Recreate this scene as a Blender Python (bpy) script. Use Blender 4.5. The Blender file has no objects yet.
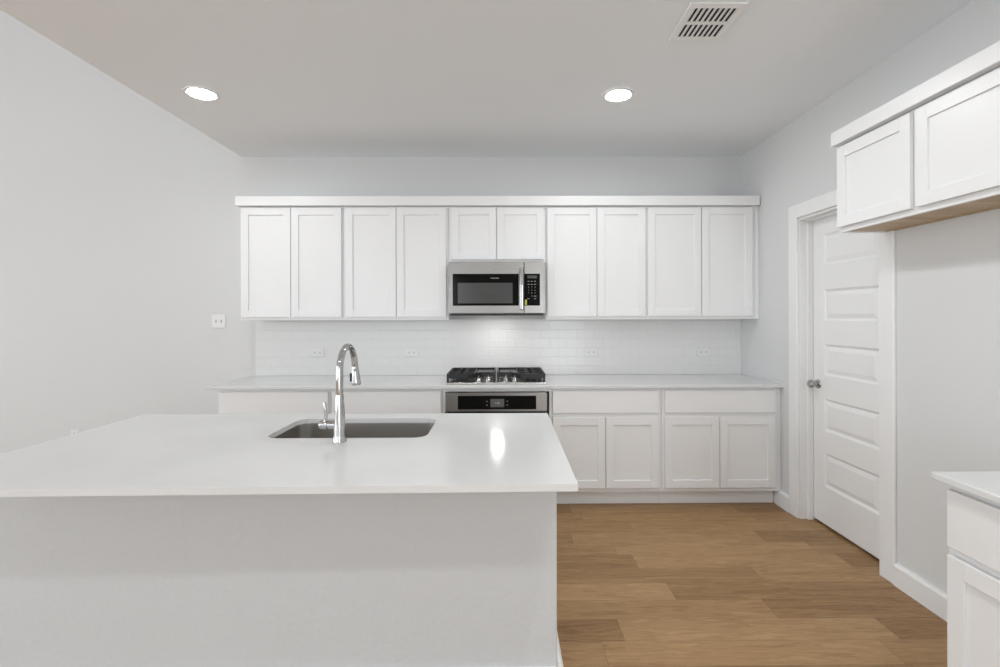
import bpy, bmesh, math, random
from mathutils import Vector, Matrix
S = bpy.context.scene
C = S.collection
U = 0.0254                      # every dimension below is in inches
PI = math.pi

# ------------------------------------------------------------------ camera
cam_d = bpy.data.cameras.new('camera')
cam = bpy.data.objects.new('camera', cam_d)
C.objects.link(cam)
S.camera = cam
cam_d.sensor_fit = 'HORIZONTAL'
cam_d.sensor_width = 36.0
cam_d.lens = 36.0 * 0.480
cam_d.shift_x = -0.0054
cam_d.shift_y = -0.0180
cam_d.clip_start = 0.05
cam_d.clip_end = 100
cam.matrix_world = (Matrix.Translation((0, 0, 56.4 * U)) @ Matrix.Rotation(-math.radians(0.4), 4, 'Z')
                    @ Matrix.Rotation(PI / 2, 4, 'X') @ Matrix.Rotation(-math.radians(0.155), 4, 'Z'))

# ------------------------------------------------------------------ world, exposure
w = bpy.data.worlds.new('sky')
S.world = w
w.use_nodes = True
bgn = w.node_tree.nodes['Background']
bgn.inputs[0].default_value = (0.80, 0.88, 1.0, 1)
bgn.inputs[1].default_value = 1.0
S.view_settings.view_transform = 'Standard'
S.view_settings.look = 'None'
S.view_settings.exposure = 0.93
S.view_settings.gamma = 1.0
S.view_settings.use_curve_mapping = False

LAMP = 69.0                     # emission of the downlight lenses
def window_fill(name, x, y, z, sx, sz, rot, power, col=(0.94, 0.98, 1.01)):  # area lights added inside unseen windows to brighten the room
    d = bpy.data.lights.new(name, 'AREA')
    d.shape = 'RECTANGLE'
    d.size = sx * U
    d.size_y = sz * U
    d.energy = power
    d.color = col
    o = bpy.data.objects.new(name, d)
    o.location = (x * U, y * U, z * U)
    o.rotation_euler = rot
    C.objects.link(o)
FACE_Y = (PI / 2, 0, 0)       # an area light shining towards +Y
FACE_X = (PI / 2, 0, -PI / 2)     # an area light shining towards +X
window_fill('window_fill', -262, -196, 88, 92, 130, FACE_Y, 10)
window_fill('window_fill', -146, -196, 88, 92, 130, FACE_Y, 10)
window_fill('window_fill', -66, -196, 50, 36, 92, FACE_Y, 10)
window_fill('window_fill', 62, -196, 50, 30, 92, FACE_Y, 26)
window_fill('window_fill', -326, 104, 50, 110, 80, FACE_X, 31)
window_fill('window_fill', -326, -105, 64, 110, 108, FACE_X, 80)

# ------------------------------------------------------------------ materials
def mat(name, col, rough=0.5, metal=0.0, spec=0.5, coat=0.0):
    m = bpy.data.materials.new(name)
    m.use_nodes = True
    b = m.node_tree.nodes['Principled BSDF']
    b.inputs['Base Color'].default_value = (*col, 1)
    b.inputs['Roughness'].default_value = rough
    b.inputs['Metallic'].default_value = metal
    b.inputs['Specular IOR Level'].default_value = spec
    b.inputs['Coat Weight'].default_value = coat
    return m
class NT:
    def __init__(s, m):
        s.t = m.node_tree
        s.b = s.t.nodes['Principled BSDF']
    def n(s, typ, **kw):
        o = s.t.nodes.new(typ)
        for k, v in kw.items():
            setattr(o, k, v)
        return o
    def l(s, a, b):
        s.t.links.new(a, b)
    def math(s, op, a, b=None):
        o = s.n('ShaderNodeMath', operation=op)
        for i, v in enumerate((a, b)):
            if v is None:
                continue
            if isinstance(v, (int, float)):
                o.inputs[i].default_value = v
            else:
                s.l(v, o.inputs[i])
        return o.outputs[0]
def bump_noise(m, scale, strength, dist=0.002, detail=3):
    t = NT(m)
    tc = t.n('ShaderNodeTexCoord')
    nz = t.n('ShaderNodeTexNoise')
    nz.inputs['Scale'].default_value = scale
    nz.inputs['Detail'].default_value = detail
    bp = t.n('ShaderNodeBump')
    bp.inputs['Strength'].default_value = strength
    bp.inputs['Distance'].default_value = dist
    t.l(tc.outputs['Object'], nz.inputs['Vector'])
    t.l(nz.outputs['Fac'], bp.inputs['Height'])
    t.l(bp.outputs[0], t.b.inputs['Normal'])
def noise_tint(m, c0, c1, scale=(1, 1, 1), nscale=4.0, detail=4, lo=0.35, hi=0.65, rough=None):
    t = NT(m)
    tc = t.n('ShaderNodeTexCoord')
    mp = t.n('ShaderNodeMapping')
    mp.inputs['Scale'].default_value = scale
    nz = t.n('ShaderNodeTexNoise')
    nz.inputs['Scale'].default_value = nscale
    nz.inputs['Detail'].default_value = detail
    cr = t.n('ShaderNodeValToRGB')
    cr.color_ramp.elements[0].position = lo
    cr.color_ramp.elements[1].position = hi
    cr.color_ramp.elements[0].color = (*c0, 1)
    cr.color_ramp.elements[1].color = (*c1, 1)
    t.l(tc.outputs['Object'], mp.inputs[0])
    t.l(mp.outputs[0], nz.inputs['Vector'])
    t.l(nz.outputs['Fac'], cr.inputs[0])
    t.l(cr.outputs[0], t.b.inputs['Base Color'])

M = {}
M['wall'] = mat('wall paint', (0.72, 0.725, 0.725), 0.6, spec=0.3)
bump_noise(M['wall'], 90, 0.25, 0.002)
M['ceiling'] = mat('ceiling paint', (0.93, 0.955, 0.975), 0.7, spec=0.2)
bump_noise(M['ceiling'], 70, 0.15, 0.002)
M['knockdown'] = mat('orange peel paint', (0.635, 0.65, 0.66), 0.6, spec=0.3)
bump_noise(M['knockdown'], 42, 0.9, 0.004, 3)
M['trim'] = mat('trim enamel', (0.87, 0.87, 0.865), 0.35)
M['cabinet'] = mat('white cabinet paint', (0.87, 0.87, 0.87), 0.32)
bump_noise(M['cabinet'], 25, 0.03, 0.001)
M['quartz'] = mat('white quartz', (0.80, 0.80, 0.79), 0.14, spec=0.35)
noise_tint(M['quartz'], (0.71, 0.71, 0.705), (0.75, 0.75, 0.745), (1, 1, 1), 3.0, 6, 0.3, 0.6)
M['steel'] = mat('brushed steel', (0.36, 0.35, 0.335), 0.30, 1.0)
noise_tint(M['steel'], (0.28, 0.272, 0.26), (0.35, 0.34, 0.325), (3, 3, 260), 3.0, 3, 0.3, 0.7)
M['steel_bright'] = mat('satin steel', (0.58, 0.57, 0.56), 0.25, 1.0)
M['sink'] = mat('satin sink steel', (0.50, 0.48, 0.45), 0.28, 1.0)
bump_noise(M['sink'], 300, 0.03, 0.0005)
M['chrome'] = mat('polished chrome', (0.50, 0.50, 0.495), 0.07, 1.0)
M['nickel'] = mat('satin nickel', (0.45, 0.44, 0.43), 0.22, 1.0)
M['black_glass'] = mat('black glass', (0.005, 0.005, 0.005), 0.08, spec=0.12)
M['window_glass'] = mat('smoked oven window', (0.07, 0.07, 0.07), 0.15)
M['black'] = mat('black plastic', (0.012, 0.012, 0.012), 0.4)
M['iron'] = mat('cast iron', (0.014, 0.014, 0.015), 0.45)
bump_noise(M['iron'], 400, 0.3, 0.0005)
M['griddle'] = mat('grey enamel', (0.07, 0.07, 0.075), 0.35)
M['screen'] = mat('lcd screen', (0.14, 0.14, 0.14), 0.2)
M['print'] = mat('pale print', (0.62, 0.62, 0.60), 0.5)
M['print_dim'] = mat('grey print', (0.28, 0.28, 0.27), 0.5)
M['sticker'] = mat('yellow sticker', (0.62, 0.66, 0.10), 0.5)
M['plate'] = mat('white outlet plastic', (0.80, 0.80, 0.79), 0.3)
M['slot'] = mat('dark slot', (0.06, 0.06, 0.06), 0.6)
M['slot_soft'] = mat('grey receptacle', (0.42, 0.42, 0.41), 0.5)
M['ply'] = mat('maple plywood', (0.55, 0.42, 0.26), 0.5)
noise_tint(M['ply'], (0.46, 0.34, 0.20), (0.62, 0.48, 0.31), (14, 1.2, 14), 2.0, 5)
M['duct'] = mat('painted duct shade', (0.03, 0.03, 0.03), 0.8)
M['vent'] = mat('white enamelled register', (0.92, 0.92, 0.915), 0.4)
M['lamp_trim'] = mat('lamp trim', (0.80, 0.80, 0.79), 0.35)
M['dark_gap'] = mat('unlit pantry', (0.05, 0.045, 0.04), 0.9)  # near-black colour puts the shade inside the pantry into its walls
def emission(name, col, s):
    m = bpy.data.materials.new(name)
    m.use_nodes = True
    b = m.node_tree.nodes['Principled BSDF']
    b.inputs['Base Color'].default_value = (0.8, 0.8, 0.8, 1)
    b.inputs['Emission Color'].default_value = (*col, 1)
    b.inputs['Emission Strength'].default_value = s
    return m
M['lens'] = emission('downlight lens', (0.955, 0.99, 1.005), LAMP)
M['hood_lens'] = emission('cooktop lamp lens', (1.0, 0.985, 0.96), 66.0)
M['glass'] = mat('window glass', (1, 1, 1), 0.0)
M['glass'].node_tree.nodes['Principled BSDF'].inputs['Transmission Weight'].default_value = 1.0

def make_floor_mat():
    m = mat('oak plank floor', (0.3, 0.2, 0.1), 0.42, spec=0.3)
    t = NT(m)
    tc = t.n('ShaderNodeTexCoord')
    sp = t.n('ShaderNodeSeparateXYZ')
    t.l(tc.outputs['Object'], sp.inputs[0])
    PW, PL = 5.98 * U, 48 * U
    yy = t.math('SUBTRACT', sp.outputs['Y'], 5.1 * U)
    rowf = t.math('DIVIDE', yy, PW)
    row = t.math('FLOOR', rowf)
    wn = t.n('ShaderNodeTexWhiteNoise', noise_dimensions='1D')
    t.l(row, wn.inputs['W'])
    laid = {12: (65, .75, .6), 13: (21.1, .08, .78), 14: (51.3, .6, .22), 15: (34.4, .78, .25), 16: (55.4, .32, .62), 17: (30.3, .15, .75),
            18: (75, .75, .45), 19: (65.5, .65, .22), 20: (34, .5, .65), 21: (70, .6, .5), 22: (19.8, .05, .5)}
    lr = t.n('ShaderNodeValToRGB')
    lr.color_ramp.interpolation = 'CONSTANT'
    le = lr.color_ramp.elements
    for i, (k, (xj, a, b)) in enumerate(sorted(laid.items())):
        q = le[i] if i < 2 else le.new(k / 32)
        q.position = k / 32
        q.color = ((2 - xj / 48) / 2, a, b, 1)
    t.l(t.math('DIVIDE', t.math('ADD', row, 0.5), 32.0), lr.inputs[0])
    ls = t.n('ShaderNodeSeparateColor')
    t.l(lr.outputs[0], ls.inputs[0])
    inlaid = t.math('MULTIPLY', t.math('GREATER_THAN', row, 11.5), t.math('LESS_THAN', row, 22.5))
    def pick(fac, a, b):
        return t.math('ADD', t.math('MULTIPLY', fac, a), t.math('MULTIPLY', t.math('SUBTRACT', 1.0, fac), b))
    off = pick(inlaid, t.math('MULTIPLY', ls.outputs[0], 2.0), t.math('MULTIPLY', wn.outputs['Value'], 7.0))
    colf = t.math('ADD', t.math('DIVIDE', sp.outputs['X'], PL), off)
    col = t.math('FLOOR', colf)
    cv = t.n('ShaderNodeCombineXYZ')
    t.l(row, cv.inputs[0]); t.l(col, cv.inputs[1])
    pid = t.n('ShaderNodeTexWhiteNoise', noise_dimensions='3D')
    t.l(cv.outputs[0], pid.inputs['Vector'])
    odd = t.math('FLOORED_MODULO', col, 2.0)
    tone = pick(inlaid, pick(odd, ls.outputs[1], ls.outputs[2]), pid.outputs['Value'])
    # grain coordinates, shifted plank by plank
    sh = t.math('MULTIPLY', pid.outputs['Value'], 31.0)
    gx = t.math('ADD', t.math('MULTIPLY', sp.outputs['X'], 1.6), sh)
    gy = t.math('ADD', t.math('MULTIPLY', sp.outputs['Y'], 14.0), sh)
    g = t.n('ShaderNodeCombineXYZ')
    t.l(gx, g.inputs[0]); t.l(gy, g.inputs[1]); t.l(sh, g.inputs[2])
    n1 = t.n('ShaderNodeTexNoise')
    n1.inputs['Scale'].default_value = 1.5
    n1.inputs['Detail'].default_value = 6
    n1.inputs['Roughness'].default_value = 0.6
    n1.inputs['Distortion'].default_value = 0.6
    t.l(g.outputs[0], n1.inputs['Vector'])
    # cathedral rings
    ring = t.math('SINE', t.math('MULTIPLY', n1.outputs['Fac'], 44.0))
    # fine pores
    g2 = t.n('ShaderNodeCombineXYZ')
    t.l(t.math('MULTIPLY', gx, 3.0), g2.inputs[0]); t.l(t.math('MULTIPLY', gy, 9.0), g2.inputs[1]); t.l(sh, g2.inputs[2])
    n2 = t.n('ShaderNodeTexNoise')
    n2.inputs['Scale'].default_value = 2.0
    n2.inputs['Detail'].default_value = 4
    t.l(g2.outputs[0], n2.inputs['Vector'])
    f = t.math('ADD', t.math('ADD', t.math('MULTIPLY', tone, 0.34), -0.07),
               t.math('ADD', t.math('MULTIPLY', n1.outputs['Fac'], 0.50),
                      t.math('ADD', t.math('MULTIPLY', ring, 0.055), t.math('MULTIPLY', n2.outputs['Fac'], 0.44))))
    cr = t.n('ShaderNodeValToRGB')
    e = cr.color_ramp.elements
    e[0].position = 0.28; e[0].color = (0.205, 0.110, 0.044, 1)
    e[1].position = 0.82; e[1].color = (0.50, 0.318, 0.158, 1)
    k = e.new(0.55); k.color = (0.352, 0.208, 0.094, 1)
    t.l(f, cr.inputs[0])
    # seams
    fr = t.math('FRACT', rowf)
    s1 = t.math('LESS_THAN', fr, 0.012)
    s2 = t.math('LESS_THAN', t.math('FRACT', colf), 0.0016)
    seam = t.math('MAXIMUM', s1, s2)
    mx = t.n('ShaderNodeMix', data_type='RGBA')
    t.l(t.math('MULTIPLY', seam, 0.55), mx.inputs[0])
    t.l(cr.outputs[0], mx.inputs[6])
    mx.inputs[7].default_value = (0.07, 0.04, 0.02, 1)
    t.l(mx.outputs[2], t.b.inputs['Base Color'])
    bp = t.n('ShaderNodeBump')
    bp.inputs['Strength'].default_value = 0.15
    bp.inputs['Distance'].default_value = 0.001
    t.l(t.math('SUBTRACT', n2.outputs['Fac'], seam), bp.inputs['Height'])
    t.l(bp.outputs[0], t.b.inputs['Normal'])
    return m
M['floor'] = make_floor_mat()

def make_tile_mat():
    m = mat('white subway tile', (0.80, 0.80, 0.79), 0.2)
    t = NT(m)
    tc = t.n('ShaderNodeTexCoord')
    sp = t.n('ShaderNodeSeparateXYZ')
    t.l(tc.outputs['Object'], sp.inputs[0])
    TW, TH = 6.1 * U, 3.1 * U
    rowf = t.math('DIVIDE', t.math('SUBTRACT', sp.outputs['Z'], 36 * U), TH)
    row = t.math('FLOOR', rowf)
    half = t.math('MULTIPLY', t.math('MODULO', row, 2.0), 0.5)
    colf = t.math('ADD', t.math('DIVIDE', t.math('ADD', sp.outputs['X'], 84.2 * U + 20 * TW), TW), half)
    col = t.math('FLOOR', colf)
    fx = t.math('FRACT', colf); fz = t.math('FRACT', rowf)
    ex = t.math('MINIMUM', fx, t.math('SUBTRACT', 1.0, fx))
    ez = t.math('MINIMUM', fz, t.math('SUBTRACT', 1.0, fz))
    d = t.math('MINIMUM', t.math('MULTIPLY', ex, TW / U), t.math('MULTIPLY', ez, TH / U))   # inches from a joint
    sm = t.n('ShaderNodeMapRange', interpolation_type='SMOOTHSTEP')
    sm.inputs['From Min'].default_value = 0.03
    sm.inputs['From Max'].default_value = 0.14
    t.l(d, sm.inputs['Value'])
    cv = t.n('ShaderNodeCombineXYZ')
    t.l(row, cv.inputs[0]); t.l(col, cv.inputs[1])
    wn = t.n('ShaderNodeTexWhiteNoise', noise_dimensions='3D')
    t.l(cv.outputs[0], wn.inputs['Vector'])
    mx = t.n('ShaderNodeMix', data_type='RGBA')
    t.l(sm.outputs[0], mx.inputs[0])
    mx.inputs[6].default_value = (0.765, 0.765, 0.76, 1)
    mx.inputs[7].default_value = (0.80, 0.80, 0.79, 1)
    t.l(mx.outputs[2], t.b.inputs['Base Color'])
    bp = t.n('ShaderNodeBump')
    bp.inputs['Strength'].default_value = 0.6
    bp.inputs['Distance'].default_value = 0.0015
    tilt = t.math('MULTIPLY', t.math('SUBTRACT', wn.outputs['Value'], 0.5), t.math('SUBTRACT', fx, 0.5))
    t.l(t.math('ADD', sm.outputs[0], tilt), bp.inputs['Height'])
    t.l(bp.outputs[0], t.b.inputs['Normal'])
    return m
M['tile'] = make_tile_mat()

# ------------------------------------------------------------------ mesh helpers
def bx(bm, x0, x1, y0, y1, z0, z1, bev=0.0, seg=1):
    r = bmesh.ops.create_cube(bm, size=1.0)
    vs = r['verts']
    for v in vs:
        v.co = Vector((x0 + (v.co.x + .5) * (x1 - x0), y0 + (v.co.y + .5) * (y1 - y0), z0 + (v.co.z + .5) * (z1 - z0)))
    if bev > 0:
        es = list({e for v in vs for e in v.link_edges})
        bmesh.ops.bevel(bm, geom=es, offset=bev, segments=seg, profile=0.6, affect='EDGES', clamp_overlap=True)
def box(x0, x1, y0, y1, z0, z1, bev=0.0, seg=1):
    bm = bmesh.new()
    bx(bm, x0, x1, y0, y1, z0, z1, bev, seg)
    return bm
def boxes(*bs):
    bm = bmesh.new()
    for b in bs:
        bx(bm, *b)
    return bm
def loft(bm, loops, cap0=True, cap1=True):
    rows = [[bm.verts.new(p) for p in lp] for lp in loops]
    n = len(rows[0])
    for a, b in zip(rows[:-1], rows[1:]):
        for i in range(n):
            bm.faces.new((a[i], a[(i + 1) % n], b[(i + 1) % n], b[i]))
    if cap0:
        bm.faces.new(list(reversed(rows[0])))
    if cap1:
        bm.faces.new(rows[-1])
    return rows
def lathe(bm, prof, origin=(0, 0, 0), axis=(0, 0, 1), n=24, cap0=True, cap1=True):
    ax = Vector(axis).normalized()
    q = Vector((0, 0, 1)).rotation_difference(ax)
    o = Vector(origin)
    loops = [[o + q @ Vector((r * math.cos(2 * PI * i / n), r * math.sin(2 * PI * i / n), h)) for i in range(n)] for r, h in prof]
    loft(bm, loops, cap0, cap1)
def sweep(bm, pts, rad, n=16):
    pts = [Vector(p) for p in pts]
    rads = rad if isinstance(rad, (list, tuple)) else [rad] * len(pts)
    tans = []
    for i in range(len(pts)):
        a = pts[max(0, i - 1)]; b = pts[min(len(pts) - 1, i + 1)]
        tans.append((b - a).normalized())
    ref = Vector((1, 0, 0)) if abs(tans[0].x) < .9 else Vector((0, 1, 0))
    loops = []
    for p, t, r in zip(pts, tans, rads):
        u = (ref - t * ref.dot(t)).normalized()
        v = t.cross(u)
        ref = u
        loops.append([p + u * r * math.cos(2 * PI * i / n) + v * r * math.sin(2 * PI * i / n) for i in range(n)])
    loft(bm, loops)
def rrect(x0, x1, y0, y1, r, z, n=8):
    out = []
    for cx, cy, a0 in ((x1 - r, y0 + r, -PI / 2), (x1 - r, y1 - r, 0), (x0 + r, y1 - r, PI / 2), (x0 + r, y0 + r, PI)):
        for i in range(n + 1):
            a = a0 + PI / 2 * i / n
            out.append((cx + r * math.cos(a), cy + r * math.sin(a), z))
    return out
def prism(bm, poly, z0, z1):
    loft(bm, [[(x, y, z0) for x, y in poly], [(x, y, z1) for x, y in poly]])
def obj(name, bm, m, parent=None, smooth=False):
    bmesh.ops.recalc_face_normals(bm, faces=bm.faces)
    me = bpy.data.meshes.new(name)
    bmesh.ops.scale(bm, vec=(U, U, U), verts=bm.verts)
    bm.to_mesh(me)
    bm.free()
    me.materials.append(m)
    if smooth:
        me.shade_smooth()
        try:
            me.set_sharp_from_angle(angle=math.radians(40))
        except Exception:
            pass
    o = bpy.data.objects.new(name, me)
    C.objects.link(o)
    if parent:
        o.parent = parent
    return o
def tag(o, label, cat, group=None):
    o['label'] = label
    o['category'] = cat
    if group:
        o['group'] = group
    return o
def thing(name, label, cat, loc=(0, 0, 0), rz=0, group=None):
    o = bpy.data.objects.new(name, None)
    o.empty_display_size = 0.05
    C.objects.link(o)
    o.location = [c * U for c in loc]
    o.rotation_euler = (0, 0, rz)
    return tag(o, label, cat, group)
def struct(name, bm, m, parent=None, smooth=False):
    o = obj(name, bm, m, parent, smooth)
    if not parent:
        o['kind'] = 'structure'
    return o
def text_bm(s, width, height=None):
    """lettering as a thin mesh in the XZ plane, facing -Y, centred on the origin, in inches"""
    c = bpy.data.curves.new('lettering', 'FONT')
    c.body = s
    c.align_x = 'CENTER'
    c.align_y = 'CENTER'
    c.extrude = 0.02
    t = bpy.data.objects.new('lettering', c)
    C.objects.link(t)
    dg = bpy.context.evaluated_depsgraph_get()
    me = bpy.data.meshes.new_from_object(t.evaluated_get(dg))
    bpy.data.objects.remove(t)
    bpy.data.curves.remove(c)
    bm = bmesh.new()
    bm.from_mesh(me)
    bpy.data.meshes.remove(me)
    xs = [v.co.x for v in bm.verts]; ys = [v.co.y for v in bm.verts]
    kx = width / (max(xs) - min(xs))
    ky = height / (max(ys) - min(ys)) if height else kx
    mx = (max(xs) + min(xs)) / 2; my = (max(ys) + min(ys)) / 2
    for v in bm.verts:
        v.co = Vector(((v.co.x - mx) * kx, -v.co.z * 0.5, (v.co.y - my) * ky))
    return bm
def shift(bm, x, y, z):
    bmesh.ops.translate(bm, vec=(x, y, z), verts=bm.verts)
    return bm

# ------------------------------------------------------------------ the room
XR, YB, ZC, XC = 82.2, 165.0, 111.0, -89.0
XL, YF, ZH = -332.0, -202.0, 176.0
struct('floor', box(XL - 5, XR + 60, YF - 5, YB + 5, -4, 0), M['floor'])
struct('ceiling', box(XC, XR + 5, YF - 5, YB + 5, ZC, ZH + 4), M['ceiling'])
struct('ceiling', box(XL - 5, XC, YF - 5, YB + 5, ZH, ZH + 4), M['ceiling'])
struct('wall_back', box(XL - 5, XR + 5, YB, YB + 5, 0, ZH), M['wall'])
DY0, DY1, DZ = 103.1, 132.6, 83.3
struct('wall_right', boxes((XR, XR + 5, YF - 5, DY0, 0, ZC), (XR, XR + 5, DY1, YB, 0, ZC), (XR, XR + 5, DY0, DY1, DZ, ZC)), M['wall'])
struct('wall_pantry', boxes((XR + 50, XR + 54, DY0 - 20, DY1 + 20, 0, ZC), (XR + 5, XR + 50, DY0 - 20, DY0 - 16, 0, ZC), (XR + 5, XR + 50, DY1 + 16, DY1 + 20, 0, ZC), (XR + 5, XR + 50, DY0 - 16, DY1 + 16, ZC - 4, ZC)), M['dark_gap'])  # unseen box, closed in so the gap under the door stays dark
# rear wall with four windows and the far left wall with two, all unseen windows added to shape the light
FW = [(-310, -214, 22, 154), (-194, -98, 22, 154), (-86, -46, 2, 98), (45, 79, 2, 98)]
xs = [XL - 5] + [v for q in FW for v in q[:2]] + [XR + 5]
bs = [(xs[i], xs[i + 1], YF - 5, YF, 0, ZH) for i in range(0, len(xs), 2)]
for a, b, c, d in FW:
    bs += [(a, b, YF - 5, YF, 0, c), (a, b, YF - 5, YF, d, ZH)]
struct('wall_front', boxes(*bs), M['wall'])
LW = [(-163, -47, 8, 120), (46, 162, 8, 92)]
ys = [YF] + [v for q in LW for v in q[:2]] + [YB]
bs = [(XL - 5, XL, ys[i], ys[i + 1], 0, ZH) for i in range(0, len(ys), 2)]
for a, b, c, d in LW:
    bs += [(XL - 5, XL, a, b, 0, c), (XL - 5, XL, a, b, d, ZH)]
struct('wall_left', boxes(*bs), M['wall'])
k = 0
for a, b, c, d in FW:
    k += 1
    f = struct('window_%d' % k, boxes((a, a + 3, YF - 4, YF - .5, c, d), (b - 3, b, YF - 4, YF - .5, c, d), (a + 3, b - 3, YF - 4, YF - .5, c, c + 3), (a + 3, b - 3, YF - 4, YF - .5, d - 3, d),
                                       (a + 3, b - 3, YF - 3.5, YF - 1, (c + d) / 2 - 1, (c + d) / 2 + 1)), M['trim'])
    obj('pane', box(a + 3, b - 3, YF - 2.6, YF - 2.4, c + 3, d - 3), M['glass'], f)
for a, b, c, d in LW:
    k += 1
    f = struct('window_%d' % k, boxes((XL - 4, XL - .5, a, a + 3, c, d), (XL - 4, XL - .5, b - 3, b, c, d), (XL - 4, XL - .5, a + 3, b - 3, c, c + 3), (XL - 4, XL - .5, a + 3, b - 3, d - 3, d),
                                       (XL - 3.5, XL - 1, (a + b) / 2 - 1, (a + b) / 2 + 1, c + 3, d - 3)), M['trim'])
    obj('pane', box(XL - 2.6, XL - 2.4, a + 3, b - 3, c + 3, d - 3), M['glass'], f)

def baseboard(bm, x0, x1, y0, y1, h, face):
    """board with a small eased top; face is the direction it faces"""
    t = 0.8
    if face == '-X':
        p = [(x1, 0), (x1 - t, 0), (x1 - t, h - .5), (x1 - t * .6, h), (x1, h)]
        loft(bm, [[(a, y0, b) for a, b in p], [(a, y1, b) for a, b in p]])
    elif face == '-Y':
        p = [(y1, 0), (y1 - t, 0), (y1 - t, h - .5), (y1 - t * .6, h), (y1, h)]
        loft(bm, [[(x0, a, b) for a, b in p], [(x1, a, b) for a, b in p]])
    elif face == '+X':
        p = [(x0, 0), (x0 + t, 0), (x0 + t, h - .5), (x0 + t * .6, h), (x0, h)]
        loft(bm, [[(a, y0, b) for a, b in p], [(a, y1, b) for a, b in p]])
    return bm
bm = bmesh.new()
baseboard(bm, 0, XR, 62.2, 99.4, 4.6, '-X')
baseboard(bm, 0, XR, 136.2, 143.6, 4.6, '-X')
baseboard(bm, 0, XR, YF, 20, 4.6, '-X')
struct('baseboard_right', bm, M['trim'])
struct('baseboard_back', baseboard(bmesh.new(), XL, -83.4, 0, YB, 4.9, '-Y'), M['trim'])

# door casing, jamb lining and stop
bm = bmesh.new()
for a, b, c, d in ((DY1 - .3, DY1 + 3.5, 0, DZ + 3.6), (DY0 - 3.6, DY0 + .3, 0, DZ + 3.6), (DY0 + .3, DY1 - .3, DZ - .2, DZ + 3.6)):
    bx(bm, XR - .7, XR, a, b, c, d, 0.12)
struct('trim_1', bm, M['trim'])
bm = boxes((XR, XR + 5, DY1 - .6, DY1, 0, DZ - .2), (XR, XR + 5, DY0, DY0 + .6, 0, DZ - .2), (XR, XR + 5, DY0 + .6, DY1 - .6, DZ - .8, DZ - .2),
           (XR + 2.0, XR + 3.4, DY1 - 1.1, DY1 - .6, 0, DZ - .8), (XR + 2.0, XR + 3.4, DY0 + .6, DY0 + 1.1, 0, DZ - .8), (XR + 2.0, XR + 3.4, DY0 + 1.1, DY1 - 1.1, DZ - 1.3, DZ - .8))
struct('trim_2', bm, M['trim'])

# five-panel pantry door
def door_leaf():
    y0, y1, z0, z1 = DY0 + .75, DY1 - .75, 0.7, DZ - 1.0
    xf, xb = XR + 3.5, XR + 4.9
    rows = [(10.7, 19.7), (25.5, 34.1), (40.3, 48.6), (54.8, 63.1), (69.6, 77.8)]
    pa, pb = y0 + 4.6, y1 - 4.6
    bm = bmesh.new()
    bx(bm, xf + .45, xb, y0, y1, z0, z1)
    edges = [z0] + [v for r in rows for v in r] + [z1]
    bx(bm, xf, xf + .45, y0, pa, z0, z1)
    bx(bm, xf, xf + .45, pb, y1, z0, z1)
    for i in range(0, len(edges), 2):
        bx(bm, xf, xf + .45, pa, pb, edges[i], edges[i + 1])
    return bm, rows, pa, pb, xf
bm, rows, pa, pb, xf = door_leaf()
door = struct('door_1', bm, M['trim'])
for a, b in rows:
    bm = bmesh.new()
    lp = []
    for ins, dx in ((0.0, 0.02), (0.55, 0.42), (0.75, 0.42), (1.75, 0.10)):
        lp.append([(xf + dx, pa + ins, a + ins), (xf + dx, pb - ins, a + ins), (xf + dx, pb - ins, b - ins), (xf + dx, pa + ins, b - ins)])
    loft(bm, lp, cap0=False)
    obj('raised_panel', bm, M['trim'], door)
kn = bmesh.new()
ky, kz = DY1 - 3.0, 37.6
lathe(kn, [(1.25, 0), (1.25, .12), (1.05, .3), (.5, .38), (.45, 1.1), (.75, 1.35), (1.08, 1.7), (1.12, 2.1), (.9, 2.45), (.4, 2.6)], (xf - .002, ky, kz), (-1, 0, 0), 28)
obj('door_knob', kn, M['nickel'], door, True)
for hz in (9, 42, 74):
    hb = bmesh.new()
    lathe(hb, [(.28, 0), (.28, 3.4)], (xf - .25, DY0 + .95, hz), (0, 0, 1), 12)
    obj('hinge', hb, M['nickel'], door, True)

# ------------------------------------------------------------------ cabinets
STILE = 2.3
def shaker(parent, name, x0, x1, z0, z1, yf, t=0.75, stile=STILE):
    """a framed door at local y = yf (front) .. yf + t, with its recessed panel as a child"""
    bm = bmesh.new()
    e = 0.06
    bx(bm, x0, x0 + stile, yf, yf + t, z0, z1, e)
    bx(bm, x1 - stile, x1, yf, yf + t, z0, z1, e)
    bx(bm, x0 + stile - .01, x1 - stile + .01, yf + .004, yf + t, z0, z0 + stile, e)
    bx(bm, x0 + stile - .01, x1 - stile + .01, yf + .004, yf + t, z1 - stile, z1, e)
    d = obj(name, bm, M['cabinet'], parent)
    obj('recessed_panel', box(x0 + stile - .2, x1 - stile + .2, yf + .38, yf + .62, z0 + stile - .2, z1 - stile + .2), M['cabinet'], d)
    return d
def slab(parent, x0, x1, z0, z1, yf, t=0.75):
    return obj('drawer_front', box(x0, x1, yf, yf + t, z0, z1, 0.09), M['cabinet'], parent)

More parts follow.
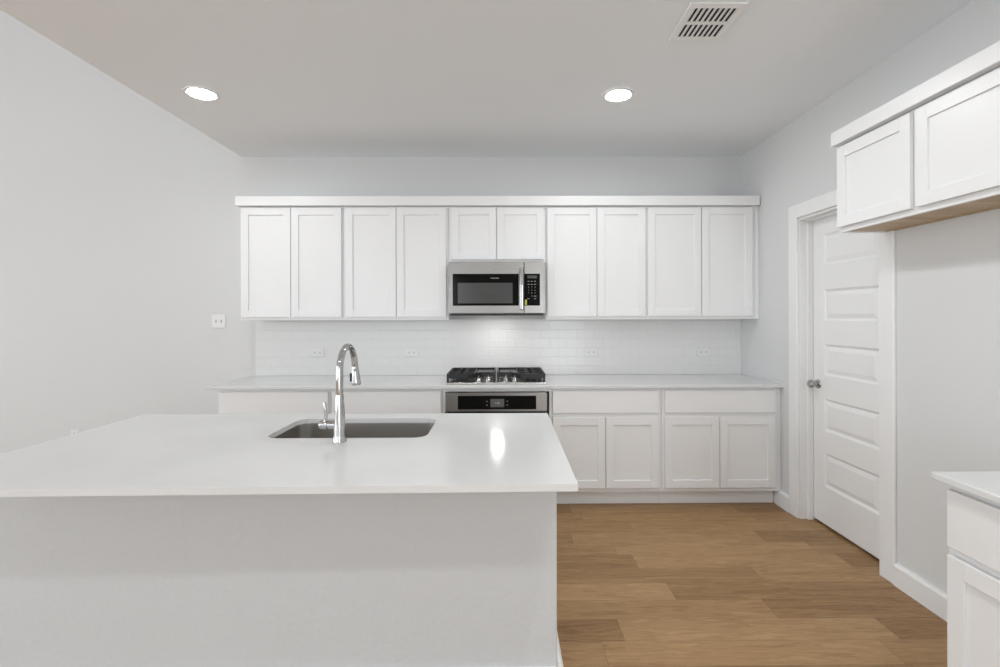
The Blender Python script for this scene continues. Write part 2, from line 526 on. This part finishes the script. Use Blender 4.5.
UY = 152.25      # front of the upper doors
def upper(label, x0, x1, z0, z1, doors, dz0, dz1):
    t = thing('upper_cabinet', label, 'cabinet', (x0, UY, z0), 0, 'white upper cabinets on the back wall')
    W, H = x1 - x0, z1 - z0
    g = 0.04
    obj('body', boxes((g, W - g, .8, 12.7, .75, H), (g, .75, .8, 12.7, 0, .75), (W - .75, W - g, .8, 12.7, 0, .75), (.75, W - .75, .8, 1.55, 0, .75)), M['cabinet'], t)
    for a, b in doors:
        shaker(t, 'door', a - x0, b - x0, dz0 - z0, dz1 - z0, 0)
    return t
UB, UT = 55.1, 91.12
upper('white two-door upper cabinet at the left end of the back wall row', -83.0, -50.3, UB, UT, [(-82.5, -66.9), (-66.7, -50.85)], 56.05, 90.65)
upper('white two-door upper cabinet immediately left of the microwave', -50.3, -16.95, UB, UT, [(-49.5, -33.6), (-33.4, -17.7)], 56.05, 90.65)
upper('short white two-door upper cabinet directly above the microwave', -16.95, 14.0, 73.3, UT, [(-16.0, -1.75), (-1.55, 13.3)], 74.2, 90.65)
upper('white two-door upper cabinet immediately right of the microwave', 14.0, 46.1, UB, UT, [(14.4, 30.1), (30.3, 45.75)], 56.05, 90.65)
upper('white two-door upper cabinet at the right end of the back wall row', 46.1, 81.0, UB, UT, [(46.5, 63.45), (63.7, 79.85)], 56.05, 90.65)
tag(obj('filler_strip', box(81.02, XR - .05, UY + .8, 164.9, UB, UT), M['cabinet']), 'narrow white filler strip between right end upper cabinet and side wall', 'filler')
# crown board along the top
def crown_bm(L, d, h):
    bm = bmesh.new()
    bx(bm, 0, L, 0, .75, 0, h, .06)
    bx(bm, 0, .75, .75, d, 0, h, .06)
    bx(bm, .75, L, .75, d, 0, .5)
    return bm
o = obj('crown_moulding', shift(crown_bm(81.6 + 83.7, 13.6, 2.95), 0, 0, 0), M['cabinet'])
o.location = (-83.7 * U, 151.2 * U, 91.14 * U)
tag(o, 'long flat white crown board topping the back wall upper cabinets', 'moulding')

# base cabinets: doors at BY, frame at BY + .8, kick set back
BY = 140.2
def base(label, x0, x1, drawers, doors, group='white base cabinets under the back counter'):
    t = thing('base_cabinet', label, 'cabinet', (x0, BY, 0), 0, group)
    W = x1 - x0
    g = 0.04
    obj('body', boxes((g, W - g, .8, 24.5, 4.5, 35.1)), M['cabinet'], t)
    obj('toe_kick', box(g, W - g, 3.5, 24.5, 0, 4.48), M['cabinet'], t)
    for a, b in drawers:
        slab(t, a - x0, b - x0, 27.7, 34.25, 0)
    for a, b in doors:
        shaker(t, 'door', a - x0, b - x0, 5.7, 26.5, 0)
    return t
base('white base cabinet at the left end of the back run, behind the island', -83.0, -50.2, [(-82.6, -50.85)], [(-82.6, -66.9), (-66.7, -50.85)])
base('white base cabinet between left end one and oven, behind the faucet', -50.2, -17.5, [(-49.6, -17.95)], [(-49.6, -33.9), (-33.7, -17.95)])
base('white base cabinet with one drawer and two doors right of the oven', 14.6, 46.9, [(14.75, 45.9)], [(14.75, 30.15), (30.35, 45.9)])
base('white base cabinet in the corner beside the pantry door wall', 46.9, 81.3, [(47.7, 80.2)], [(47.7, 63.65), (63.85, 80.2)])
tag(obj('filler_strip', box(81.32, XR - .05, BY + 1.0, 164.9, 4.5, 35.1), M['cabinet']), 'narrow white filler strip between corner base cabinet and right wall', 'filler')

# oven cabinet
t = thing('oven_cabinet', 'white cabinet surround framing the built-in oven', 'cabinet', (-17.46, BY, 0))
obj('body', boxes((.0, .75, .8, 24.5, 4.5, 35.1), (31.27, 32.0, .8, 24.5, 4.5, 35.1), (.75, 31.27, .8, 24.5, 34.1, 35.1), (.75, 31.27, .8, 24.5, 4.5, 5.2), (.75, 31.27, 23.9, 24.5, 5.2, 34.1)), M['cabinet'], t)
obj('toe_kick', box(0, 32.0, 3.5, 24.5, 0, 4.48), M['cabinet'], t)

# ------------------------------------------------------------------ counters and splashback
o = obj('worktop', box(-85.9, XR - .02, 139.5, 164.55, 35.12, 36.0, .07), M['quartz'])
tag(o, 'long white quartz worktop along the back wall beneath the upper cabinets', 'worktop')
o = obj('tile_backsplash', box(-84.2, XR - .02, 164.6, 164.97, 36.02, 55.05), M['tile'])
tag(o, 'white subway tile backsplash between worktop and upper cabinets', 'backsplash')

# ------------------------------------------------------------------ microwave
mx0, mx1, mz0, mz1, my = -16.4, 13.1, 56.6, 73.1, 149.0
t = thing('microwave', 'stainless steel over-the-range microwave with black glass door', 'microwave', (mx0, my, mz0))
W, H = mx1 - mx0, mz1 - mz0
obj('body', box(-.3, W + .6, 1.3, 15.4, .3, H - .05, .1), M['steel'], t)
obj('underside', boxes((.2, W - .2, .15, .9, -.2, .44), (.4, W - .4, .9, 15.2, 0.0, .28)), M['black'], t)
d = obj('door', box(0, 23.2, 0, 1.25, .45, H, .12), M['steel'], t)
obj('door_glass', box(1.1, 21.6, -.06, .02, 2.85, 12.75), M['black_glass'], d)
obj('door_window', box(2.7, 19.7, -.10, -.055, 3.6, 9.95, .02), M['window_glass'], d)
obj('brand_lettering', shift(text_bm('FRIGIDAIRE', 2.5, .3), 14.2, -.075, 11.4), M['print'], d)
pn = obj('control_panel', box(23.3, W, 0, 1.25, .45, H, .12), M['steel'], t)
obj('panel_glass', box(23.32, 28.2, -.06, .02, 2.85, 12.75), M['black_glass'], pn)
obj('display', box(24.3, 27.2, -.09, -.055, 11.3, 12.2), M['window_glass'], pn)
rowsz = [10.4, 9.45, 8.55, 7.65, 6.75, 5.8, 5.0]
keys = bmesh.new()
def put_text(dst, s, wd, ht, x, y, z):
    b = shift(text_bm(s, wd, ht), x, y, z)
    me = bpy.data.meshes.new('tmp')
    b.to_mesh(me)
    b.free()
    dst.from_mesh(me)
    bpy.data.meshes.remove(me)
for r, z in enumerate(rowsz):
    for c in range(3):
        s = ('- - - -', '- - - -', '123', '456', '789', ' 0 ', '- - -')[r]
        x = 24.65 + c * 1.0
        if r in (2, 3, 4):
            put_text(keys, s[c], .26 if s[c] != '1' else .14, .42, x, -.075, z)
        elif r == 5 and c == 1:
            put_text(keys, '0', .26, .42, x, -.075, z)
        elif r == 5 and c == 2:
            bx(keys, x - .35, x + .4, -.085, -.06, z - .12, z + .12)
        elif r in (0, 1):
            bx(keys, x - .3, x + .3, -.085, -.06, z - .1, z + .1)
        elif r == 6 and c != 1:
            bx(keys, x - .35, x + .3, -.085, -.06, z - .08, z + .08)
obj('keypad', keys, M['print_dim'], pn)
obj('yellow_tag', box(23.55, 24.1, -.11, -.062, 3.1, 4.7), M['sticker'], pn)['label'] = 'small yellow energy tag'
hd = bmesh.new()
bx(hd, 21.85, 22.95, -1.75, -1.0, 1.5, 14.4, .28, 3)
bx(hd, 22.1, 22.7, -1.05, .02, 1.7, 2.5, .1)
bx(hd, 22.1, 22.7, -1.05, .02, 13.4, 14.2, .1)
obj('handle', hd, M['chrome'], d, True)
bm = bmesh.new()
bx(bm, 13.4, 16.4, 2.8, 4.6, -.06, -.005)
obj('task_lamp', bm, M['hood_lens'], t)

# ------------------------------------------------------------------ oven
ox0, oy = -16.45, 139.4
t = thing('wall_oven', 'stainless steel built-in oven with black control panel below cooktop', 'oven', (ox0, oy, 5.3))
W = 29.5
obj('body', box(.3, W - .3, 1.7, 23.5, 0, 28.4), M['black'], t)
p = obj('control_panel', box(0, W, 0, 1.6, 23.25, 28.6, .12), M['steel'], t)
obj('panel_glass', box(3.55, 26.3, -.05, .02, 23.85, 27.8), M['black_glass'], p)
obj('display', box(13.0, 17.0, -.08, -.045, 24.5, 26.9), M['screen'], p)
obj('clock_digits', shift(text_bm('1:18', 1.1, .55), 15.0, -.09, 25.7), M['print'], p)
for kx in (12.0, 17.9):
    for kz in (25.1, 26.2):
        obj('touch_key', box(kx - .16, kx + .16, -.07, -.045, kz - .14, kz + .14), M['print_dim'], p)
d = obj('oven_door', box(0, W, 0.05, 1.6, .3, 22.4, .12), M['steel'], t)
obj('door_window', box(4, W - 4, 0, .08, 4, 16), M['black_glass'], d)
bm = bmesh.new()
sweep(bm, [(2.5, -1.9, 20), (W - 2.5, -1.9, 20)], .5, 14)
sweep(bm, [(4, -1.9, 20), (4, .1, 20)], .35, 10)
sweep(bm, [(W - 4, -1.9, 20), (W - 4, .1, 20)], .35, 10)
obj('handle', bm, M['steel'], d, True)

# ------------------------------------------------------------------ gas cooktop
t = thing('gas_cooktop', 'stainless steel gas cooktop with black cast iron grates', 'cooktop', (-1.85, 142.7, 36.0))
HW = 14.95
obj('base_pan', box(-HW, HW, -.6, 19.6, .02, .55, .18, 2), M['steel_bright'], t)
for sx in (-1, 1):
    out = [(HW - .4, 18.6), (HW - .4, 1.3)]
    out += [(8.6, 1.3)]
    for i in range(1, 9):
        a = i / 8
        out.append((8.6 - 4.6 * a, 1.3 + 4.2 * (a * a * (3 - 2 * a))))
    out += [(.45, 5.5), (.45, 18.6)]
    g = bmesh.new()
    pts = [(sx * x, y) for x, y in out]
    def band(bm, a, b, z0, z1, th):
        a = Vector((a[0], a[1], 0)); b = Vector((b[0], b[1], 0))
        n = (b - a).normalized().cross(Vector((0, 0, 1))) * th / 2
        q = [a - n, a + n, b + n, b - n]
        loft(bm, [[(v.x, v.y, z0) for v in q], [(v.x, v.y, z1) for v in q]])
    for a, b in zip(pts, pts[1:] + pts[:1]):
        band(g, a, b, 1.55, 2.95, .5)
    for x, y in ((HW - .5, 18.4), (HW - .5, 1.5), (.6, 5.7), (.6, 18.4), (8.6, 1.5)):
        bx(g, sx * x - .3, sx * x + .3, y - .3, y + .3, .56, 1.6)
    gr = obj('grate', g, M['iron'], t)
    f = bmesh.new()
    # fingers over each of the two side burners
    for by in (6.2, 14.2):
        for i in range(8):
            a = i * PI / 4 + PI / 8
            bxx = sx * 10.6
            p0 = (bxx + 1.0 * math.cos(a), by + 1.0 * math.sin(a))
            r1 = min(3.6 / max(abs(math.cos(a)), 1e-3), 4.0 / max(abs(math.sin(a)), 1e-3), 4.3)
            p1 = (bxx + r1 * math.cos(a), by + r1 * math.sin(a))
            band(f, p0, p1, 1.9, 2.9, .38)
    band(f, (sx * 6.6, 3.2), (sx * 6.6, 18.6), 1.7, 2.7, .4)
    band(f, (sx * 6.6, 10.2), (sx * (HW - .4), 10.2), 1.7, 2.7, .4)
    obj('grate_finger', f, M['iron'], gr)
    gp = bmesh.new()
    bx(gp, min(sx * 1.0, sx * 6.2), max(sx * 1.0, sx * 6.2), 6.2, 18.0, 1.9, 2.3, .15)
    for i in range(6):
        x = sx * (1.5 + .85 * i)
        bx(gp, x - .12, x + .12, 6.6, 17.6, 2.3, 2.45)
    obj('griddle_plate', gp, M['griddle'], t)['label'] = 'ribbed grey centre plate'
    for by in (6.2, 14.2):
        b = bmesh.new()
        lathe(b, [(2.0, .55), (2.0, .9), (1.7, 1.0), (1.7, 1.3), (1.2, 1.45)], (sx * 10.6, by, 0), (0, 0, 1), 24)
        obj('burner', b, M['iron'], t, True)
for kx in (-5.25, -2.4, 2.95, 5.65):
    b = bmesh.new()
    lathe(b, [(.98, .55), (.98, .75), (.82, .9), (.72, 1.6), (.58, 1.75)], (kx, 2.2, 0), (0, 0, 1), 24)
    bx(b, kx - .15, kx + .15, 1.5, 2.9, 1.65, 2.35, .05)
    obj('knob', b, M['chrome'], t, True)

# ------------------------------------------------------------------ outlets and switch
def outlet(label, x, z, horizontal=True, y=164.6, kind='outlet'):
    t = thing('wall_outlet', label, 'outlet', (x, y, z), 0, 'white wall outlets')
    w, h = (2.3, 1.45) if horizontal else (1.4, 2.3)
    obj('cover_plate', box(-w, w, -.24, -.005, -h, h, .1), M['plate'], t)
    for s in (-1, 1):
        cx, cz = (s * .85, 0) if horizontal else (0, s * .85)
        r = bmesh.new()
        lathe(r, [(.62, .235), (.62, .27), (.56, .29)], (cx, 0, cz), (0, -1, 0), 20)
        rc = obj('receptacle', r, M['plate'], t)
        q = bmesh.new()
        for dz in (-.18, .18):
            if horizontal:
                bx(q, cx - .12 + .1, cx + .3, -.30, -.285, cz + dz - .05, cz + dz + .05)
            else:
                bx(q, cx + dz - .05, cx + dz + .05, -.30, -.285, cz - .02, cz + .28)
        bx(q, cx - .3, cx - .12, -.30, -.285, cz - .1, cz + .1)
        obj('slot', q, M['slot'], rc)
    return t
outlet('white horizontal outlet on the tile left of the faucet spout', -63.1, 43.9)
outlet('white horizontal outlet on the tile between faucet and cooktop', -30.95, 43.8)
outlet('white horizontal outlet on the tile right of the cooktop', 30.6, 43.75)
outlet('white horizontal outlet on the tile near the right corner', 69.2, 43.65)
outlet('small white upright outlet low on wall behind the island left edge', -145.9, 15.6, False, 165.0)
t = thing('light_switch', 'white double light switch plate left of the upper cabinets', 'switch', (-96.9, 165.0, 54.7))
obj('cover_plate', box(-2.35, 2.35, -.26, -.005, -2.3, 2.3, .12), M['plate'], t)
for sx in (-.9, .9):
    bm = bmesh.new()
    bx(bm, sx - .2, sx + .2, -.3, -.2, -.48, .48)
    tb = obj('toggle_slot', bm, M['slot_soft'], t)
    bm = bmesh.new()
    loft(bm, [[(sx - .15, -.29, -.1), (sx + .15, -.29, -.1), (sx + .15, -.29, .3), (sx - .15, -.29, .3)],
              [(sx - .11, -.75, .2), (sx + .11, -.75, .2), (sx + .11, -.75, .42), (sx - .11, -.75, .42)]])
    obj('toggle', bm, M['plate'], tb)

# ------------------------------------------------------------------ island
t = thing('kitchen_island', 'textured off-white island base under the broad white quartz top', 'island', (-33, 70.0, 0))
def L(b): return shift(b, 33, -70.0, 0)
hw = bmesh.new()
bx(hw, -74.1, 7.93, 70.0, 75.0, 0, 35.1, .3, 3)
obj('half_wall', L(hw), M['knockdown'], t)
obj('cabinet_body', L(boxes((-72.5, -71.7, 75.02, 98.4, 4.5, 35.1), (6.8, 7.6, 75.02, 98.4, 0, 35.1), (-71.7, 6.8, 75.02, 97.4, 4.5, 5.3), (-71.7, 6.8, 97.4, 98.4, 5.3, 7.0), (-71.7, 6.8, 97.4, 98.4, 33, 35.1),
                            (-43.4, -42.6, 75.02, 98.4, 5.3, 35.1), (-10.9, -10.1, 75.02, 98.4, 5.3, 35.1), (-71.7, 6.8, 94.0, 94.6, 0, 4.5))), M['cabinet'], t)
bm = bmesh.new()
baseboard(bm, 7.95, 8.5, 69.45, 98.4, 6.1, '+X')
baseboard(bm, -74.1, 7.9, 69.4, 69.98, 5.2, '-Y')
obj('baseboard', L(bm), M['trim'], t)
for a, b in ((-71.6, -57.2), (-56.9, -41.3), (-40.7, -26.2), (-25.9, -11.3), (-10.6, 6.7)):
    dd = bmesh.new()
    z0, z1 = 6.2, 34.2
    for q in ((a, a + STILE, z0, z1), (b - STILE, b, z0, z1), (a + STILE, b - STILE, z0, z0 + STILE), (a + STILE, b - STILE, z1 - STILE, z1)):
        bx(dd, q[0], q[1], 98.42, 99.15, q[2], q[3], .05)
    dr = obj('door', L(dd), M['cabinet'], t)
    obj('recessed_panel', L(box(a + STILE - .1, b - STILE + .1, 98.5, 98.75, z0 + STILE - .1, z1 - STILE + .1)), M['cabinet'], dr)
# worktop with the sink cut-out
SX0, SX1, SY0, SY1, SR = -40.0, -12.8, 80.4, 95.7, 2.4
def island_top():
    bm = bmesh.new()
    outer = [(-74.3, 56.95), (9.15, 57.98), (9.42, 100.25), (-74.6, 100.45)]
    inner = [(x, y) for x, y, z in rrect(SX0, SX1, SY0, SY1, SR, 0, 8)]
    edges = []
    for lp in (outer, inner):
        vs = [bm.verts.new((x, y, 36.0)) for x, y in lp]
        edges += [bm.edges.new((vs[i], vs[(i + 1) % len(vs)])) for i in range(len(vs))]
    bmesh.ops.triangle_fill(bm, use_beauty=True, use_dissolve=False, edges=edges)
    r = bmesh.ops.extrude_face_region(bm, geom=list(bm.faces))
    for v in r['geom']:
        if isinstance(v, bmesh.types.BMVert):
            v.co.z = 35.12
    return bm
o = obj('worktop', island_top(), M['quartz'])
tag(o, 'broad white quartz worktop covering the kitchen island around the sink', 'worktop')
# undermount sink
sk = bmesh.new()
lp = []
for grow, z, r in ((1.0, 35.08, 3.4), (0.12, 35.08, 2.5), (0.1, 34.6, 2.5), (-.05, 27.6, 2.4), (-.3, 26.7, 2.3), (-1.2, 26.1, 2.0), (-6.5, 25.8, .8)):
    lp.append(rrect(SX0 - grow, SX1 + grow, SY0 - grow, SY1 + grow, r, z, 8))
loft(sk, lp, cap0=False, cap1=True)
s = thing('kitchen_sink', 'stainless steel undermount single bowl sink set in the island', 'sink', ((SX0 + SX1) / 2, (SY0 + SY1) / 2, 25.8))
def LS(b): return shift(b, -(SX0 + SX1) / 2, -(SY0 + SY1) / 2, -25.8)
bo = obj('bowl', LS(sk), M['sink'], s, True)
md = bo.modifiers.new('thickness', 'SOLIDIFY')
md.thickness = 0.05 * U
md.offset = 1.0
dr = bmesh.new()
lathe(dr, [(1.9, .02), (1.9, .1), (1.6, .12), (1.3, .05), (.4, .05)], ((SX0 + SX1) / 2, (SY0 + SY1) / 2, 25.8), (0, 0, 1), 24)
obj('drain', LS(dr), M['chrome'], s, True)

# ------------------------------------------------------------------ faucet
t = thing('kitchen_faucet', 'tall polished chrome pull-down faucet arching over the island sink', 'faucet', (-26.45, 78.2, 36.0))
bm = bmesh.new()
lathe(bm, [(1.12, .01), (1.12, .2), (1.03, .4), (1.0, 1.2), (.92, 3.0), (.78, 5.2), (.66, 7.2), (.62, 7.6)], (0, 0, 0), (0, 0, 1), 32)
obj('body', bm, M['chrome'], t, True)
bm = bmesh.new()
R = 3.75
pts = [(0, 0, 7.55), (0, 0, 8.5), (0, 0, 9.8), (0, 0, 11.2)]
for i in range(1, 23):
    a = PI - PI * 1.0 * i / 22
    pts.append((.01 * i, R + R * math.cos(a), 11.3 + R * math.sin(a) * 1.04))
sweep(bm, pts, [.58] * 4 + [.56] * 22, 20)
obj('spout', bm, M['chrome'], t, True)
e = Vector(pts[-1])
ax = Vector((.05, .06, -1)).normalized()
bm = bmesh.new()
lathe(bm, [(.57, -.1), (.60, .05), (.60, .3), (.66, .4), (.72, 1.2), (.88, 2.75), (.9, 3.0), (.82, 3.12), (.3, 3.14)], e, ax, 28)
hd = obj('spray_head', bm, M['chrome'], t, True)
bm = bmesh.new()
c = e + ax * 1.75 + Vector((-.66, -.35, 0))
bx(bm, c.x - .22, c.x + .22, c.y - .3, c.y + .3, c.z - .8, c.z + .7, .12, 2)
obj('spray_button', bm, M['black'], hd, True)['label'] = 'black spray button'
bm = bmesh.new()
lathe(bm, [(.70, .6), (.70, 1.75), (.58, 1.8), (.58, 1.9), (.72, 1.95), (.74, 3.0), (.6, 3.2), (.3, 3.25)], (0, 0, 2.75), (-1, 0, 0), 24)
hb = obj('handle_hub', bm, M['chrome'], t, True)
bm = bmesh.new()
sweep(bm, [(-2.15, 0, 3.2), (-2.2, 0, 4.0), (-2.3, 0, 5.0), (-2.42, 0, 6.0), (-2.46, 0, 6.45)], [.24, .26, .29, .31, .22], 14)
obj('lever', bm, M['chrome'], hb, True)

# ------------------------------------------------------------------ right wall cabinets
RX = 71.2
t = thing('upper_cabinet', 'white two-door upper cabinet on right wall above the empty refrigerator bay', 'cabinet', (RX, 101.9, 73.85), -PI / 2)
w_, D, g = 38.5, XR - RX, .04
obj('body', boxes((g, w_ - g, .8, D - .05, 2.2, 18.3), (g, .75, .8, D - .05, 0, 2.2), (w_ - .75, w_ - g, .8, D - .05, 0, 2.2), (.75, w_ - .75, .8, 1.55, 0, 2.2)), M['cabinet'], t)
obj('bottom_panel', box(.77, w_ - .77, 1.57, D - .9, .2, 2.15), M['ply'], t)['label'] = 'bare wood underside panel'
obj('hanging_rail', box(.77, w_ - .77, D - .88, D - .06, .02, 2.15), M['ply'], t)['label'] = 'bare wood rail along the wall'
for a, b in ((.35, 18.65), (19.75, 38.1)):
    shaker(t, 'door', a, b, 1.0, 17.75, 0)
bm = bmesh.new()
bx(bm, 0, .75, -40.0, 0, 0, 2.9, .06)
bx(bm, .75, XR - 70.55 - .05, -.75, 0, 0, 2.9, .06)
bx(bm, .75, XR - 70.55 - .05, -40.0, -.75, 0, .5)
o = obj('crown_moulding', bm, M['cabinet'])
o.location = (70.55 * U, 102.45 * U, 92.28 * U)
tag(o, 'flat white crown board topping the right wall upper cabinets', 'moulding')

# right base cabinet, its top reaching out of the picture
t = thing('base_cabinet', 'white base cabinet with drawer cut by the right picture edge', 'cabinet', (56.55, 61.25, 0), -PI / 2)
D = XR - 56.55
obj('body', box(0, 36, .8, D - .05, 4.5, 35.1), M['cabinet'], t)
obj('toe_kick', box(0, 36, 3.5, D - .05, 0, 4.48), M['cabinet'], t)
slab(t, .5, 17.6, 26.9, 34.15, 0)
slab(t, 18.1, 35.5, 26.9, 34.15, 0)
shaker(t, 'door', .5, 17.6, 5.7, 25.9, 0)
shaker(t, 'door', 18.1, 35.5, 5.7, 25.9, 0)
o = obj('worktop', box(55.6, XR - .02, 61.3 - 37, 61.9, 35.12, 36.0, .07), M['quartz'])
tag(o, 'short white quartz worktop in the lower right picture corner', 'worktop')

# ------------------------------------------------------------------ ceiling fittings
def downlight(label, x, y):
    t = thing('ceiling_downlight', label, 'ceiling light', (x, y, ZC), 0, 'recessed ceiling downlights')
    bm = bmesh.new()
    lathe(bm, [(3.9, -.02), (3.85, -.22), (3.4, -.3), (2.95, -.12), (2.9, -.05)], n=40, cap0=False, cap1=False)
    obj('trim_ring', bm, M['lamp_trim'], t, True)
    bm = bmesh.new()
    lathe(bm, [(2.92, -.06), (2.8, -.1), (1.5, -.14), (.2, -.15)], n=40)
    obj('lens', bm, M['lens'], t, True)
    return t
downlight('glowing round downlight in the ceiling at left, near the ceiling edge', -73.5, 118.2)
downlight('glowing round downlight in the ceiling at right, beyond the air vent', 29.0, 118.9)
for x, y in ((29, 79), (24, 30), (-73.5, -2), (-22, -2), (32, -2)):  # all unseen; those ahead of the camera added to brighten base cabinets, right wall
    downlight('round recessed downlight in the ceiling nearer the viewer than the air vent', x, y)

vx0, vx1, vy0, vy1 = 33.1, 43.2, 83.4, 95.1
t = thing('air_vent', 'white rectangular ceiling air vent with two rows of slots', 'vent', ((vx0 + vx1) / 2, (vy0 + vy1) / 2, ZC))
W, H = (vx1 - vx0) / 2, (vy1 - vy0) / 2
bm = boxes((-W, W, -H, -H + 1.4, -.32, -.01, .08), (-W, W, H - 1.4, H, -.32, -.01, .08), (-W, -W + 1.15, -H + 1.4, H - 1.4, -.32, -.01, .05), (W - 1.15, W, -H + 1.4, H - 1.4, -.32, -.01, .05),
           (-W + 1.15, W - 1.15, -.35, .35, -.3, -.01, .03))
obj('frame', bm, M['vent'], t)
obj('shade_backing', box(-W + 1.1, W - 1.1, -H + 1.35, H - 1.35, -.03, -.005), M['duct'], t)  # dark sheet under the solid ceiling; its colour stands in for shade
iw = 2 * (W - 1.15)
for s in (0, 1):
    y0, y1 = (-H + 1.4, -.35) if s == 0 else (.35, H - 1.4)
    for i in range(9):
        x = -W + 1.15 + iw * i / 8
        b = bmesh.new()
        wd = .34
        loft(b, [[(x - wd, y0, -.28), (x - wd + .16, y0, -.30), (x + wd, y0, -.06), (x + wd - .16, y0, -.04)], [(x - wd, y1, -.28), (x - wd + .16, y1, -.30), (x + wd, y1, -.06), (x + wd - .16, y1, -.04)]])
        for v in b.verts:
            v.co.x = max(-W + 1.0, min(W - 1.0, v.co.x))
        obj('louvre', b, M['vent'], t)
